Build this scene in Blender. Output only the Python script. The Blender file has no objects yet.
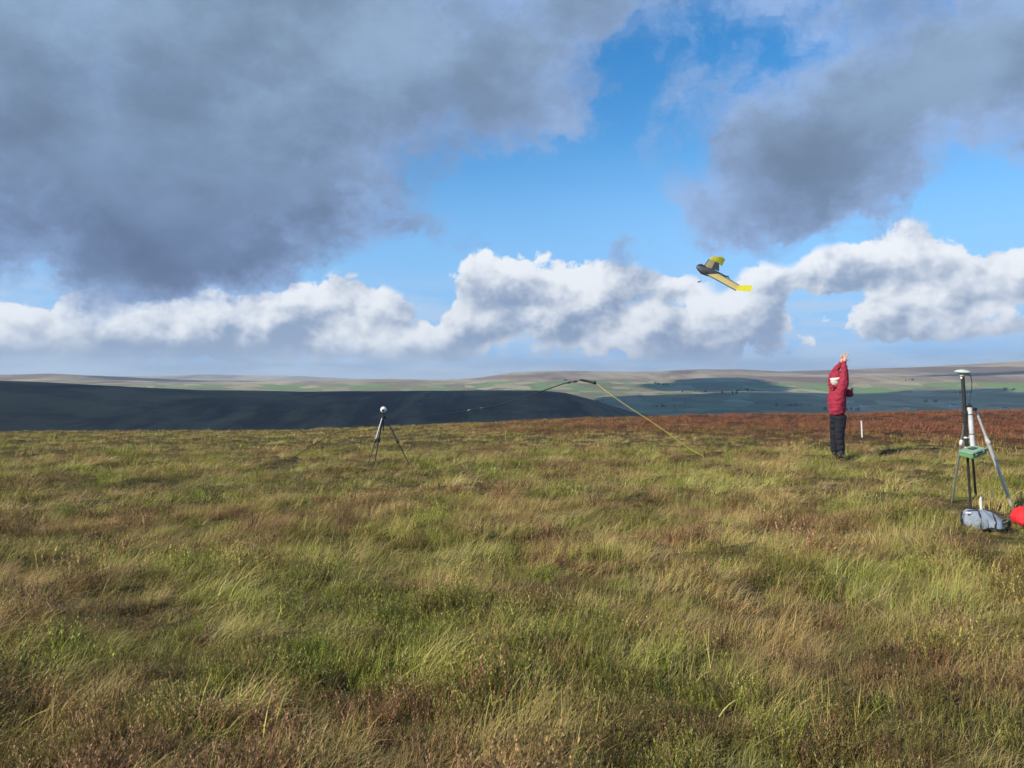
import bpy, bmesh, math, random
import numpy as np
from mathutils import Vector, Matrix, noise as mnoise

R = math.radians
random.seed(7)
rng = np.random.default_rng(11)
SC = bpy.context.scene
COL = SC.collection

# ------------------------------------------------------------------ camera
EYE = 1.6
F = 800.0
cam = bpy.data.cameras.new('camera')
cam.sensor_width = 36.0
cam.lens = 36.0 * F / 1024.0
cam.clip_start = 0.05
cam.clip_end = 60000
camo = bpy.data.objects.new('camera', cam)
camo.location = (0, 0, EYE)
camo.rotation_euler = (R(90), 0, 0)
COL.objects.link(camo)
SC.camera = camo

SC.view_settings.view_transform = 'Standard'
SC.view_settings.look = 'None'
SC.view_settings.gamma = 1
SC.view_settings.use_curve_mapping = False
SC.view_settings.exposure = 0.3
SC.cycles.use_denoising = True
SC.cycles.max_bounces = 4
SC.cycles.diffuse_bounces = 2
SC.cycles.use_adaptive_sampling = True
SC.cycles.adaptive_threshold = 0.03
SC.cycles.transmission_bounces = 4
SC.cycles.volume_bounces = 1
SC.cycles.transparent_max_bounces = 8

# direction TOWARDS the sun (left, behind the camera)
SUN_EL = R(29)
SUN_H = Vector((-0.84, -0.54, 0)).normalized()
SUN = Vector((SUN_H.x * math.cos(SUN_EL), SUN_H.y * math.cos(SUN_EL), math.sin(SUN_EL)))
sl = bpy.data.lights.new('sun', 'SUN')
sl.energy = 4.8
sl.angle = R(0.53)
sl.color = (1.0, 0.91, 0.76)
so = bpy.data.objects.new('sun', sl)
so.rotation_euler = (-SUN).to_track_quat('-Z', 'Y').to_euler()
COL.objects.link(so)

# ------------------------------------------------------------------ node expression helper
class E:
    """a value socket with arithmetic"""
    def __init__(s, nt, sock): s.nt, s.k = nt, sock
    def _m(s, op, *a, clamp=False):
        n = s.nt.nodes.new('ShaderNodeMath'); n.operation = op; n.use_clamp = clamp
        for i, v in enumerate((s,) + a):
            if isinstance(v, E): s.nt.links.new(v.k, n.inputs[i])
            else: n.inputs[i].default_value = v
        return E(s.nt, n.outputs[0])
    def __add__(s, o): return s._m('ADD', o)
    def __radd__(s, o): return s._m('ADD', o)
    def __sub__(s, o): return s._m('SUBTRACT', o)
    def __rsub__(s, o): return (s * -1.0) + o
    def __mul__(s, o): return s._m('MULTIPLY', o)
    def __rmul__(s, o): return s._m('MULTIPLY', o)
    def __truediv__(s, o): return s._m('DIVIDE', o)
    def clamp(s): return s._m('ADD', 0.0, clamp=True)
    def mn(s, o): return s._m('MINIMUM', o)
    def mx(s, o): return s._m('MAXIMUM', o)
    def pw(s, o): return s._m('POWER', o)
    def step(s, a, b, c=0.0, d=1.0):
        n = s.nt.nodes.new('ShaderNodeMapRange'); n.interpolation_type = 'SMOOTHSTEP'
        s.nt.links.new(s.k, n.inputs['Value'])
        n.inputs['From Min'].default_value = a; n.inputs['From Max'].default_value = b
        n.inputs['To Min'].default_value = c; n.inputs['To Max'].default_value = d
        return E(s.nt, n.outputs[0])

def comb(nt, x, y, z):
    n = nt.nodes.new('ShaderNodeCombineXYZ')
    for i, v in enumerate((x, y, z)):
        if isinstance(v, E): nt.links.new(v.k, n.inputs[i])
        else: n.inputs[i].default_value = v
    return n.outputs[0]

def nz(nt, vec, scale, detail=4, rough=0.55, dist=0.0, lac=2.0, dim='3D'):
    n = nt.nodes.new('ShaderNodeTexNoise'); n.noise_dimensions = dim
    n.inputs['Scale'].default_value = scale; n.inputs['Detail'].default_value = detail
    n.inputs['Roughness'].default_value = rough; n.inputs['Distortion'].default_value = dist
    n.inputs['Lacunarity'].default_value = lac
    nt.links.new(vec, n.inputs['Vector'])
    return E(nt, n.outputs['Fac'])

def voro(nt, vec, scale, smooth=0.6, feature='SMOOTH_F1', dim='3D'):
    n = nt.nodes.new('ShaderNodeTexVoronoi'); n.feature = feature; n.voronoi_dimensions = dim
    n.inputs['Scale'].default_value = scale
    if feature == 'SMOOTH_F1': n.inputs['Smoothness'].default_value = smooth
    nt.links.new(vec, n.inputs['Vector'])
    return n

def mixc(nt, f, a, b):
    n = nt.nodes.new('ShaderNodeMix'); n.data_type = 'RGBA'
    for sock, v in ((n.inputs[0], f), (n.inputs[6], a), (n.inputs[7], b)):
        if isinstance(v, E): nt.links.new(v.k, sock)
        elif isinstance(v, (tuple, list)): sock.default_value = (*v[:3], 1)
        elif isinstance(v, (int, float)): sock.default_value = v
        else: nt.links.new(v, sock)
    return n.outputs[2]

# ------------------------------------------------------------------ world: sky with clouds
def sky_world():
    w = bpy.data.worlds.new('World'); SC.world = w; w.use_nodes = True
    nt = w.node_tree; nt.nodes.clear()
    out = nt.nodes.new('ShaderNodeOutputWorld'); bg = nt.nodes.new('ShaderNodeBackground')
    bg.inputs['Strength'].default_value = 0.1
    nt.links.new(bg.outputs[0], out.inputs['Surface'])
    sky = nt.nodes.new('ShaderNodeTexSky'); sky.sky_type = 'NISHITA'; sky.sun_disc = False
    sky.sun_elevation = SUN_EL
    sky.sun_rotation = math.atan2(SUN_H.x, SUN_H.y)
    sky.altitude = 600; sky.air_density = 1.0; sky.dust_density = 0.35; sky.ozone_density = 1.6
    tc = nt.nodes.new('ShaderNodeTexCoord')
    sp = nt.nodes.new('ShaderNodeSeparateXYZ'); nt.links.new(tc.outputs['Generated'], sp.inputs[0])
    dx, dy, dz = (E(nt, sp.outputs[i]) for i in range(3))
    az = dx._m('ARCTAN2', dy)
    el = dz._m('ARCSINE')
    # small warp so that outlines are never plain curves
    def v2(a, e): return comb(nt, a, e, 0.0)
    def n2(a, e, *k): return nz(nt, v2(a, e), *k, dim='2D')
    w1 = n2(az, el * 1.35, 5.0, 4, 0.6) - 0.5
    w2 = n2(az + 7.3, el * 1.35 + 3.1, 5.0, 4, 0.6) - 0.5

    def AE(px, py):
        a = math.atan((px - 512) / F)
        return a, math.atan((384 - py) / math.hypot(F, px - 512))
    def blobs(vec0, lst, lit=None):
        """sum of soft discs on the sky; lit gathers how far each point lies to a disc's sunny upper left"""
        tot = g = None
        for (cx, cy, rx, ry, rot, wt) in lst:
            a0, e0 = AE(cx, cy)
            c = math.cos(a0)
            sx, sy = rx / F * c * c, ry / F * c
            m = nt.nodes.new('ShaderNodeMapping'); m.vector_type = 'TEXTURE'
            m.inputs['Location'].default_value = (a0, e0, 0)
            m.inputs['Rotation'].default_value = (0, 0, R(rot))
            m.inputs['Scale'].default_value = (sx, sy, 1)
            vec = vec0
            if tot is not None:      # chains the discs, which keeps the shader's stack small
                ad = nt.nodes.new('ShaderNodeVectorMath'); ad.operation = 'ADD'
                nt.links.new(vec0, ad.inputs[0]); nt.links.new(((tot if lit is None else g) * 1e-7).k, ad.inputs[1]); vec = ad.outputs[0]
            nt.links.new(vec, m.inputs['Vector'])
            l = nt.nodes.new('ShaderNodeVectorMath'); l.operation = 'LENGTH'
            nt.links.new(m.outputs[0], l.inputs[0])
            v = E(nt, l.outputs['Value']).step(1.0, 0.0, 0.0, wt)
            tot = v if tot is None else tot + v
            if lit is not None:
                d = nt.nodes.new('ShaderNodeVectorMath'); d.operation = 'DOT_PRODUCT'
                nt.links.new(m.outputs[0], d.inputs[0]); d.inputs[1].default_value = (lit[0], lit[1], 0)
                gg = E(nt, d.outputs['Value'])._m('MULTIPLY', v)
                g = gg if g is None else g + gg
        return (tot, g) if lit is not None else tot

    # ---- cumulus bank low over the hills
    CUM = [(-120, 335, 150, 72, 0, .9), (15, 330, 88, 52, 0, .8), (85, 322, 62, 48, 0, .75), (150, 326, 66, 48, 0, .75), (215, 318, 62, 50, 0, .8),
           (285, 312, 66, 54, 0, .85), (348, 312, 62, 52, 0, .8), (392, 322, 46, 40, 0, .6), (300, 348, 170, 34, 0, .55),
           (100, 352, 220, 30, 0, .55), (430, 350, 90, 22, 0, .45),
           (484, 296, 56, 62, 0, .98), (538, 288, 72, 62, 0, .95), (605, 292, 74, 46, 0, .8), (455, 336, 72, 28, 10, .7),
           (570, 328, 84, 42, 0, .75), (660, 330, 64, 40, 0, .85), (712, 326, 56, 44, 0, .85), (762, 304, 44, 56, 0, .98),
           (690, 352, 150, 26, 0, .5), (800, 330, 50, 32, 0, .4), (672, 285, 60, 24, 0, .40),
           (830, 274, 70, 36, 10, .78), (898, 256, 78, 48, 6, .88), (960, 268, 80, 50, 0, .85), (1035, 280, 90, 56, 0, .88),
           (955, 306, 56, 34, 0, .55), (1160, 300, 110, 80, 0, .9), (1010, 326, 60, 22, 0, .36), (890, 336, 130, 20, 0, .45), (872, 312, 66, 28, 0, .40), (905, 312, 54, 34, 0, .42)]
    DARK = [(-150, 60, 330, 300, 0, 1.0), (150, 20, 360, 235, 0, 1.1), (100, 205, 170, 150, 0, .9), (225, 200, 150, 140, 0, .95),
            (390, 50, 260, 165, 0, .9), (330, 190, 120, 95, 0, .5), (515, 55, 160, 130, 20, .55), (600, -10, 120, 80, 0, .35),
            (385, 230, 80, 38, 10, .52), (450, 238, 66, 30, -10, .52), (300, 255, 90, 40, 0, .35), (120, 275, 110, 55, 0, .6),
            (0, 240, 50, 50, 0, .22), (215, 268, 105, 48, 0, .45),
            (880, 110, 210, 135, 12, .85), (1000, 45, 190, 140, 15, .85), (790, 165, 135, 90, 15, .8), (745, 225, 80, 44, 5, .6),
            (720, 90, 120, 80, 0, .42), (780, -20, 280, 70, 0, .5), (870, 205, 130, 45, 10, .5), (625, 244, 40, 24, 0, .45), (545, 110, 90, 80, 20, .36), (650, 110, 70, 120, 0, .20),
            (1120, 90, 150, 130, 0, .8), (1250, 250, 200, 90, 0, .6), (-420, 200, 260, 160, 0, .8), (690, 210, 50, 60, 0, .35)]

    aw = az + w1 * 0.030; ew = el + w2 * 0.026
    def billow(a, e, d):
        e = e * 1.15
        f1 = n2(a, e, 10.0, d, 0.66)
        vo = E(nt, voro(nt, v2(a, e), 24.0, feature='F1', dim='2D').outputs['Distance'])
        vo2 = E(nt, voro(nt, v2(a, e), 60.0, feature='F1', dim='2D').outputs['Distance'])
        return (f1 - 0.5) * 1.75 - vo * 0.20 - vo2 * 0.15 + 0.13
    fb, gl = blobs(v2(aw, ew), CUM, (-0.60, 0.80))
    b0 = billow(aw, ew, 7)
    b1 = billow(aw - 0.008, ew + 0.011, 4)
    h0 = fb + b0
    cum_d = h0.step(0.20, 0.36) * el.step(-0.005, 0.035) * fb.step(0.02, 0.22)
    soft = n2(aw + 2.0, ew * 1.6 + 1.0, 9.0, 4, 0.5)
    lit = gl * 1.35 + (b0 - b1) * 0.80 + (0.8 - h0) * 0.15 + (soft - 0.5) * 1.6 + 0.54
    lit = lit * el.step(0.012, 0.062, 0.30, 1.0)
    lit = lit.step(0.02, 0.92)

    # ---- dark ragged stratocumulus overhead
    w3 = n2(az + 1.7, el * 1.3, 17.0, 5, 0.65) - 0.5; w4 = n2(az + 4.1, el * 1.3 + 2.0, 17.0, 5, 0.65) - 0.5
    aw3 = az + w1 * 0.08 + w3 * 0.06; ew3 = el + w2 * 0.07 + w4 * 0.055
    fd = blobs(v2(aw3, ew3), DARK)
    dn = n2(aw3 + 5.0, ew3 * 1.3, 5.5, 8, 0.60)
    dn2 = n2(aw3 + 8.0, ew3 * 1.3, 18.0, 5, 0.62)
    gen = nz(nt, tc.outputs['Generated'], 2.2, 3, 0.55)        # broken cloud over the rest of the sky
    offview = dy.step(0.70, 0.35)
    hd = fd + (dn - 0.5) * 1.25 + (dn2 - 0.5) * 0.50 + offview * (gen - 0.30) * 1.6
    dark_d = hd.step(0.16, 0.68, 0.0, 0.98)
    thick = hd.step(0.30, 1.25)

    K = 10.0   # background strength is 0.1
    def c(r, g, b): return (r * K, g * K, b * K)
    cumc = mixc(nt, lit, c(.235, .315, .46), c(.76, .79, .83))
    hi = el.step(0.08, 0.42)
    darkb = mixc(nt, thick, c(.225, .325, .53), c(.105, .150, .258))
    darkt = mixc(nt, thick, c(.225, .335, .56), c(.190, .275, .395))
    darkc = mixc(nt, hi, darkb, darkt)
    mott = n2(az + 12.0, el * 1.4, 5.0, 7, 0.60)
    dk = nt.nodes.new('ShaderNodeVectorMath'); dk.operation = 'SCALE'
    nt.links.new(darkc, dk.inputs[0]); nt.links.new((mott.step(0.28, 0.72, 0.80, 1.26)).k, dk.inputs['Scale'])

    gam = nt.nodes.new('ShaderNodeHueSaturation'); gam.inputs['Saturation'].default_value = 1.45
    gam.inputs['Value'].default_value = 1.35
    nt.links.new(sky.outputs[0], gam.inputs['Color'])
    colr = gam.outputs[0]
    # pale, still blue air low down
    colr = mixc(nt, el.step(0.34, 0.03, 0.0, 0.95), colr, c(.235, .47, .82))
    streak = n2(az + 2.0, el * 7.0, 7.0, 5, 0.55).step(0.35, 0.70)
    thin = n2(az + 31.0, el * 3.2, 13.0, 6, 0.62).step(0.36, 0.64) * el.step(0.150, 0.085) * 0.62
    colr = mixc(nt, thin, colr, c(.44, .57, .74))
    colr = mixc(nt, cum_d, colr, cumc)
    lowb = el.step(0.050, 0.012)
    lowc = mixc(nt, streak, c(.21, .32, .50), c(.38, .50, .66))
    colr = mixc(nt, lowb * 0.92, colr, lowc)
    colr = mixc(nt, dark_d, colr, dk.outputs[0])
    nt.links.new(colr, bg.inputs['Color'])
    w.cycles.sampling_method = 'MANUAL'; w.cycles.sample_map_resolution = 512
sky_world()

# ------------------------------------------------------------------ helpers for objects
def mat(name, col, rough=0.6, metal=0.0, var=0.12, scale=30.0, bump=0.0, spec=0.5, coat=0.0, stretch=(1, 1, 1)):
    m = bpy.data.materials.new(name); m.use_nodes = True
    nt = m.node_tree; b = nt.nodes['Principled BSDF']
    tc = nt.nodes.new('ShaderNodeTexCoord')
    mp = nt.nodes.new('ShaderNodeMapping'); mp.inputs['Scale'].default_value = stretch
    nt.links.new(tc.outputs['Object'], mp.inputs[0])
    n = nz(nt, mp.outputs[0], scale, 5, 0.6)
    f = n.step(0.25, 0.75)
    lo = tuple(c * (1 - var) for c in col); hi = tuple(min(1, c * (1 + var)) for c in col)
    nt.links.new(mixc(nt, f, lo, hi), b.inputs['Base Color'])
    b.inputs['Metallic'].default_value = metal
    nt.links.new((n * 0.25 + (rough - 0.12)).k, b.inputs['Roughness'])
    b.inputs['Specular IOR Level'].default_value = spec
    b.inputs['Coat Weight'].default_value = coat
    if bump:
        bp = nt.nodes.new('ShaderNodeBump'); bp.inputs['Strength'].default_value = bump; bp.inputs['Distance'].default_value = 0.01
        nt.links.new(n.k, bp.inputs['Height']); nt.links.new(bp.outputs[0], b.inputs['Normal'])
    return m

def tag(o, label=None, cat=None, group=None, kind=None):
    if label: o['label'] = label
    if cat: o['category'] = cat
    if group: o['group'] = group
    if kind: o['kind'] = kind
    return o

def empty(name, loc, rz=0.0):
    o = bpy.data.objects.new(name, None); o.location = loc; o.rotation_euler = (0, 0, rz)
    o.empty_display_size = 0.1
    COL.objects.link(o); return o

def link(name, me, material, parent=None):
    o = bpy.data.objects.new(name, me)
    if material: me.materials.append(material)
    COL.objects.link(o)
    if parent: o.parent = parent
    return o

class MB:
    def __init__(s): s.bm = bmesh.new()
    def tube(s, pts, rads, seg=10, cap=True):
        pts = [Vector(p) for p in pts]
        if not hasattr(rads, '__len__'): rads = [rads] * len(pts)
        rings = []
        up = None
        for i, p in enumerate(pts):
            t = (pts[min(i + 1, len(pts) - 1)] - pts[max(i - 1, 0)]).normalized()
            if up is None:
                up = Vector((0, 0, 1)) if abs(t.z) < 0.9 else Vector((0, 1, 0))
            u = (up - t * up.dot(t)).normalized(); v = t.cross(u); up = u
            rings.append([s.bm.verts.new(p + (u * math.cos(2 * math.pi * k / seg) + v * math.sin(2 * math.pi * k / seg)) * rads[i]) for k in range(seg)])
        for a, b in zip(rings, rings[1:]):
            for k in range(seg):
                s.bm.faces.new((a[k], a[(k + 1) % seg], b[(k + 1) % seg], b[k]))
        if cap:
            s.bm.faces.new(rings[0][::-1]); s.bm.faces.new(rings[-1])
        return s
    def lathe(s, prof, seg=24, loc=(0, 0, 0)):
        rings = []
        for r, z in prof:
            rings.append([s.bm.verts.new((loc[0] + r * math.cos(2 * math.pi * k / seg), loc[1] + r * math.sin(2 * math.pi * k / seg), loc[2] + z)) for k in range(seg)])
        for a, b in zip(rings, rings[1:]):
            for k in range(seg):
                s.bm.faces.new((a[k], a[(k + 1) % seg], b[(k + 1) % seg], b[k]))
        s.bm.faces.new(rings[0][::-1]); s.bm.faces.new(rings[-1])
        return s
    def box(s, c, d, bevel=0.0, rot=None):
        r = bmesh.ops.create_cube(s.bm, size=1)
        vs = r['verts']
        for v in vs:
            v.co = Vector((v.co.x * d[0], v.co.y * d[1], v.co.z * d[2]))
        if bevel:
            es = list({e for v in vs for e in v.link_edges})
            rb = bmesh.ops.bevel(s.bm, geom=es, offset=bevel, segments=2, affect='EDGES')
            vs = [v for v in rb['verts']]
            vs = list({v for f in rb['faces'] for v in f.verts} | set(vs))
            vs = list({v2 for v in vs for f in v.link_faces for v2 in f.verts})
        if rot: bmesh.ops.rotate(s.bm, verts=vs, cent=(0, 0, 0), matrix=rot)
        bmesh.ops.translate(s.bm, verts=vs, vec=c)
        return s
    def build(s, name, material, parent=None, smooth=True):
        bmesh.ops.recalc_face_normals(s.bm, faces=s.bm.faces[:])
        me = bpy.data.meshes.new(name); s.bm.to_mesh(me); s.bm.free()
        if smooth:
            for p in me.polygons: p.use_smooth = True
        o = link(name, me, material, parent)
        if smooth:
            try: me.set_sharp_from_angle(angle=R(40))
            except Exception: pass
        return o

# value noise in numpy
def vnoise(x, y, seed=0):
    x = np.asarray(x, float); y = np.asarray(y, float)
    xi = np.floor(x).astype(np.int64); yi = np.floor(y).astype(np.int64)
    xf = x - xi; yf = y - yi
    def h(a, b):
        n = (a * 374761393 + b * 668265263 + seed * 144665) & 0xffffffff
        n = ((n ^ (n >> 13)) * 1274126177) & 0xffffffff
        return ((n ^ (n >> 16)) & 0xffff) / 65535.0
    u = xf * xf * (3 - 2 * xf); v = yf * yf * (3 - 2 * yf)
    return (h(xi, yi) * (1 - u) + h(xi + 1, yi) * u) * (1 - v) + (h(xi, yi + 1) * (1 - u) + h(xi + 1, yi + 1) * u) * v
def fbm(x, y, s, oct=4, seed=0, rough=0.5):
    t = 0; a = 1; n = 0
    for o in range(oct):
        t = t + a * (vnoise(x / s * 2 ** o + 17.3 * o, y / s * 2 ** o - 9.1 * o, seed + o) - 0.5); n += a; a *= rough
    return t / n * 2          # about -1..1

# ------------------------------------------------------------------ terrain
def px_of(x, y):
    a = np.arctan2(x, y)
    a = np.clip(a, -1.25, 1.25)
    return 512 + F * np.tan(a)
HZ = ([-400, 0, 100, 200, 300, 400, 450, 512, 600, 700, 800, 900, 1024, 1500],
      [438, 433, 432.3, 432, 431, 427.5, 424.5, 422, 419, 416.5, 415, 413.5, 411, 411])
MID = ([-900, -300, 0, 30, 100, 200, 300, 400, 480, 540, 565, 590, 620, 650, 900, 1500],
       [384, 380, 380.5, 381.5, 385.5, 390.5, 392, 391.5, 390.5, 390.8, 393, 400, 410, 421, 425, 425])
FAR = ([-900, -300, 0, 50, 100, 150, 200, 300, 350, 400, 440, 480, 512, 550, 620, 660, 700, 740, 780, 820, 870, 940, 980, 1024, 1400, 2500],
       [378, 378, 375, 374.3, 376.5, 378.8, 381, 381, 380.3, 379.2, 380, 378, 373.3, 371.2, 372, 371.3, 369.3, 369.3, 372, 371, 369, 366, 364, 361, 360, 368])
VF = ([-900, 0, 150, 200, 300, 350, 430, 520, 700, 1024, 2000], [378, 378, 376, 374.6, 376.3, 378.6, 380, 379, 378, 376, 376])
def smooth01(t):
    t = np.clip(t, 0, 1); return t * t * (3 - 2 * t)
def terrain(x, y, micro=True):
    x = np.asarray(x, float); y = np.asarray(y, float)
    r = np.hypot(x, y) + 1e-6; px = px_of(x, y)
    cosf = np.clip(F / np.hypot(F, px - 512), 0.35, 1)     # pixel row -> slope along the ray
    def slope(py): return -(py - 384) / F * cosf
    # moor top: rounded shoulder
    k = 0.001
    q = np.interp(px, *HZ); q = (q - 384) / F * cosf / (2 * k)
    r0 = (EYE / k - q * q) / (2 * q)
    t = np.maximum(r - r0, 0)
    near = np.where(t < 55, -k * t * t, -k * 55 * 55 - 2 * k * 55 * (t - 55))
    near = np.maximum(near, -400)
    zmid = EYE + slope(np.interp(px, *MID)) * 1900
    zfar = EYE + slope(np.interp(px, *FAR)) * 8000
    zv = EYE + slope(np.interp(px, *VF)) * 14000
    R_ = [750, 950, 1900, 2800, 4300, 5500, 8000, 10500, 14000, 20000, 40000]
    Z_ = [-78 + 0 * r, -82 + 0 * r, zmid, -96 + 0 * r, -40 + 0 * r, 0.30 * zfar, zfar, zfar * 0.3 - 20, zv, zv * 0.3, 0 * r]
    far = Z_[0].copy()
    for i in range(len(R_) - 1):
        s = smooth01((r - R_[i]) / (R_[i + 1] - R_[i]))
        far = np.where(r >= R_[i], Z_[i] * (1 - s) + Z_[i + 1] * s, far)
    b = smooth01((r - 350) / 400)
    z = np.maximum(near, -95) * (1 - b) + far * b
    amp = np.interp(r, [0, 300, 900, 1450, 1900, 2800, 4500, 6500, 8000, 14000], [0, 0, 6, 7, 2.0, 7, 14, 24, 5, 8])
    z = z + amp * fbm(x, y, 900.0, 5, 3, 0.55)
    z = z + np.interp(r, [0, 900, 3000], [0, .8, 3]) * fbm(x, y, 120.0, 3, 8)
    if micro:
        m = smooth01((140 - r) / 80)
        ease = smooth01((r - 1.0) / 3.0)
        z = z + m * ease * (0.13 * fbm(x, y, .8, 3, 21) + 0.10 * fbm(x, y, 5.0, 3, 25))
    return z
def gz(x, y): return float(terrain(x, y, micro=True))

def on_ground(px, py):
    """where the eye ray through a picture point meets the moor"""
    d = 3.0; u = (px - 512) / F; v = (384 - py) / F
    while d < 400:
        if EYE + v * d <= gz(u * d, d): break
        d += 0.05
    return Vector((u * d, d, gz(u * d, d)))
def at(px, py, d): return Vector(((px - 512) / F * d, d, EYE - (py - 384) / F * d))

def red_field(x, y):
    """share of russet heather on the moor top"""
    r = np.hypot(x, y); px = px_of(x, y)
    right = smooth01((px - 230) / 700)
    far = smooth01((r - 14) / 20)
    return np.clip(0.14 + far * (0.14 + 0.82 * right) + 0.22 * fbm(x, y, 4.5, 3, 44), 0, 1)

def build_ground():
    az = np.concatenate([np.linspace(-math.pi, -0.78, 90, endpoint=False), np.linspace(-0.78, 0.78, 760), np.linspace(0.78, math.pi, 91)[1:-1]])
    rad = np.concatenate([np.linspace(0.3, 12, 150, endpoint=False), np.geomspace(12, 120, 190, endpoint=False), np.geomspace(120, 900, 45, endpoint=False),
                          np.linspace(900, 2000, 70, endpoint=False), np.linspace(2000, 9000, 170, endpoint=False), np.linspace(9000, 15000, 50, endpoint=False), np.geomspace(15000, 38000, 14)])
    A, Rr = np.meshgrid(az, rad)
    X = np.sin(A) * Rr; Y = np.cos(A) * Rr
    Z = terrain(X, Y)
    na, nr = len(az), len(rad)
    co = np.stack([X, Y, Z], -1).reshape(-1, 3)
    co = np.vstack([co, [[0, 0, gz(0, 0.01)]]])
    i = np.arange(nr - 1)[:, None] * na; j = np.arange(na)[None, :]; j2 = (j + 1) % na
    quads = np.stack([i + j, i + j2, i + na + j2, i + na + j], -1).reshape(-1, 4)[:, ::-1]
    tris = np.stack([np.full(na, len(co) - 1), np.arange(na), (np.arange(na) + 1) % na], -1)[:, ::-1]
    me = bpy.data.meshes.new('ground')
    me.vertices.add(len(co)); me.vertices.foreach_set('co', co.ravel())
    nq, ntr = len(quads), len(tris)
    me.loops.add(nq * 4 + ntr * 3)
    me.loops.foreach_set('vertex_index', np.concatenate([quads.ravel(), tris.ravel()]).astype(np.int32))
    me.polygons.add(nq + ntr)
    ls = np.concatenate([np.arange(nq) * 4, nq * 4 + np.arange(ntr) * 3]).astype(np.int32)
    me.polygons.foreach_set('loop_start', ls)
    me.update(calc_edges=True); me.validate()
    me.polygons.foreach_set('use_smooth', np.ones(len(me.polygons), bool))
    xy = co[:, :2]; r = np.hypot(xy[:, 0], xy[:, 1])
    at_ = me.attributes.new('red', 'FLOAT', 'POINT'); at_.data.foreach_set('value', red_field(xy[:, 0], xy[:, 1]).astype(np.float32))
    # land cover: 0 moor top, 1 dark heather hill, 2 far rough pasture
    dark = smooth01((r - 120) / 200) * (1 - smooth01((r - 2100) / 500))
    pasture = smooth01((r - 2100) / 500)
    a2 = me.attributes.new('heather', 'FLOAT', 'POINT'); a2.data.foreach_set('value', dark.astype(np.float32))
    a3 = me.attributes.new('pasture', 'FLOAT', 'POINT'); a3.data.foreach_set('value', pasture.astype(np.float32))
    green = (1 - smooth01((co[:, 2] + 25 + 30 * fbm(xy[:, 0], xy[:, 1], 1500., 3, 5)) / 70.0)) * pasture
    a4 = me.attributes.new('green', 'FLOAT', 'POINT'); a4.data.foreach_set('value', green.astype(np.float32))

    m = bpy.data.materials.new('moorland'); m.use_nodes = True
    nt = m.node_tree; b = nt.nodes['Principled BSDF']
    geo = nt.nodes.new('ShaderNodeNewGeometry'); P = geo.outputs['Position']
    def attr(n):
        a = nt.nodes.new('ShaderNodeAttribute'); a.attribute_name = n; return E(nt, a.outputs['Fac'])
    ps = nt.nodes.new('ShaderNodeVectorMath'); ps.operation = 'MULTIPLY'; ps.inputs[1].default_value = (1, .22, 1)
    nt.links.new(P, ps.inputs[0]); PS = ps.outputs[0]          # cover that runs down the slopes
    n1 = nz(nt, P, 0.9, 6, 0.6); n2 = nz(nt, P, 5.0, 6, 0.65); n3 = nz(nt, P, 40.0, 4, 0.7)
    olive = mixc(nt, n2.step(.3, .7), (.080, .062, .025), (.24, .19, .07))
    russet = mixc(nt, n2.step(.3, .7), (.075, .032, .020), (.17, .075, .045))
    c0 = mixc(nt, (attr('red') + (n1 - .5) * .5).step(.2, .8), olive, russet)
    c0 = mixc(nt, n3.step(.2, .8), c0, (.05, .042, .02))
    # heather hill: dark brown with burnt strips and grassy flushes
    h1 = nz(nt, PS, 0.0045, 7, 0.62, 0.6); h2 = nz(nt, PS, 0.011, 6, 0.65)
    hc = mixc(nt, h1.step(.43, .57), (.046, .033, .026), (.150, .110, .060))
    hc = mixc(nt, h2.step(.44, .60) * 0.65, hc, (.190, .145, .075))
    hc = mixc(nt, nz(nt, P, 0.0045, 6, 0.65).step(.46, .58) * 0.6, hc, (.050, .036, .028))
    # far slopes: field mosaic low, tan grass moor high
    wv = nt.nodes.new('ShaderNodeVectorMath'); wv.operation = 'MULTIPLY'; wv.inputs[1].default_value = (1, .62, 0)
    nt.links.new(P, wv.inputs[0])
    v = voro(nt, wv.outputs[0], 0.0085, feature='F1'); v.inputs['Randomness'].default_value = 0.85
    ve = voro(nt, wv.outputs[0], 0.0085, feature='DISTANCE_TO_EDGE'); ve.inputs['Randomness'].default_value = 0.85
    sepc = nt.nodes.new('ShaderNodeSeparateColor'); nt.links.new(v.outputs['Color'], sepc.inputs[0])
    q1, q2 = E(nt, sepc.outputs[0]), E(nt, sepc.outputs[1])
    fld = mixc(nt, q1, (.18, .165, .085), (.42, .36, .20))
    low_ = geo.outputs['Position']; sz = nt.nodes.new('ShaderNodeSeparateXYZ'); nt.links.new(low_, sz.inputs[0])
    fld = mixc(nt, q2.step(.60, .75) * E(nt, sz.outputs[2]).step(-70, -30, .25, 1), fld, (.17, .26, .075))
    fld = mixc(nt, E(nt, ve.outputs['Distance']).step(.05, .01) * 0.5, fld, (.12, .12, .08))
    t1 = nz(nt, PS, 0.0016, 7, 0.64, 0.5); t2 = nz(nt, PS, 0.007, 6, 0.65)
    tan = mixc(nt, t1.step(.38, .60), (.19, .125, .085), (.46, .37, .23))
    tan = mixc(nt, t2.step(.45, .75) * 0.45, tan, (.13, .085, .06))
    pc = mixc(nt, (attr('green') + (t1 - .5) * .8).step(.35, .7), tan, fld)
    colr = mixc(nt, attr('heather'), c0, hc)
    colr = mixc(nt, attr('pasture'), colr, pc)
    nt.links.new(colr, b.inputs['Base Color'])
    b.inputs['Roughness'].default_value = 0.95; b.inputs['Specular IOR Level'].default_value = 0.1
    bp = nt.nodes.new('ShaderNodeBump'); bp.inputs['Strength'].default_value = 0.8; bp.inputs['Distance'].default_value = 0.06
    nt.links.new((n2 + n3 * 0.5).k, bp.inputs['Height']); nt.links.new(bp.outputs[0], b.inputs['Normal'])
    o = link('ground', me, m); tag(o, kind='structure')
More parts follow.
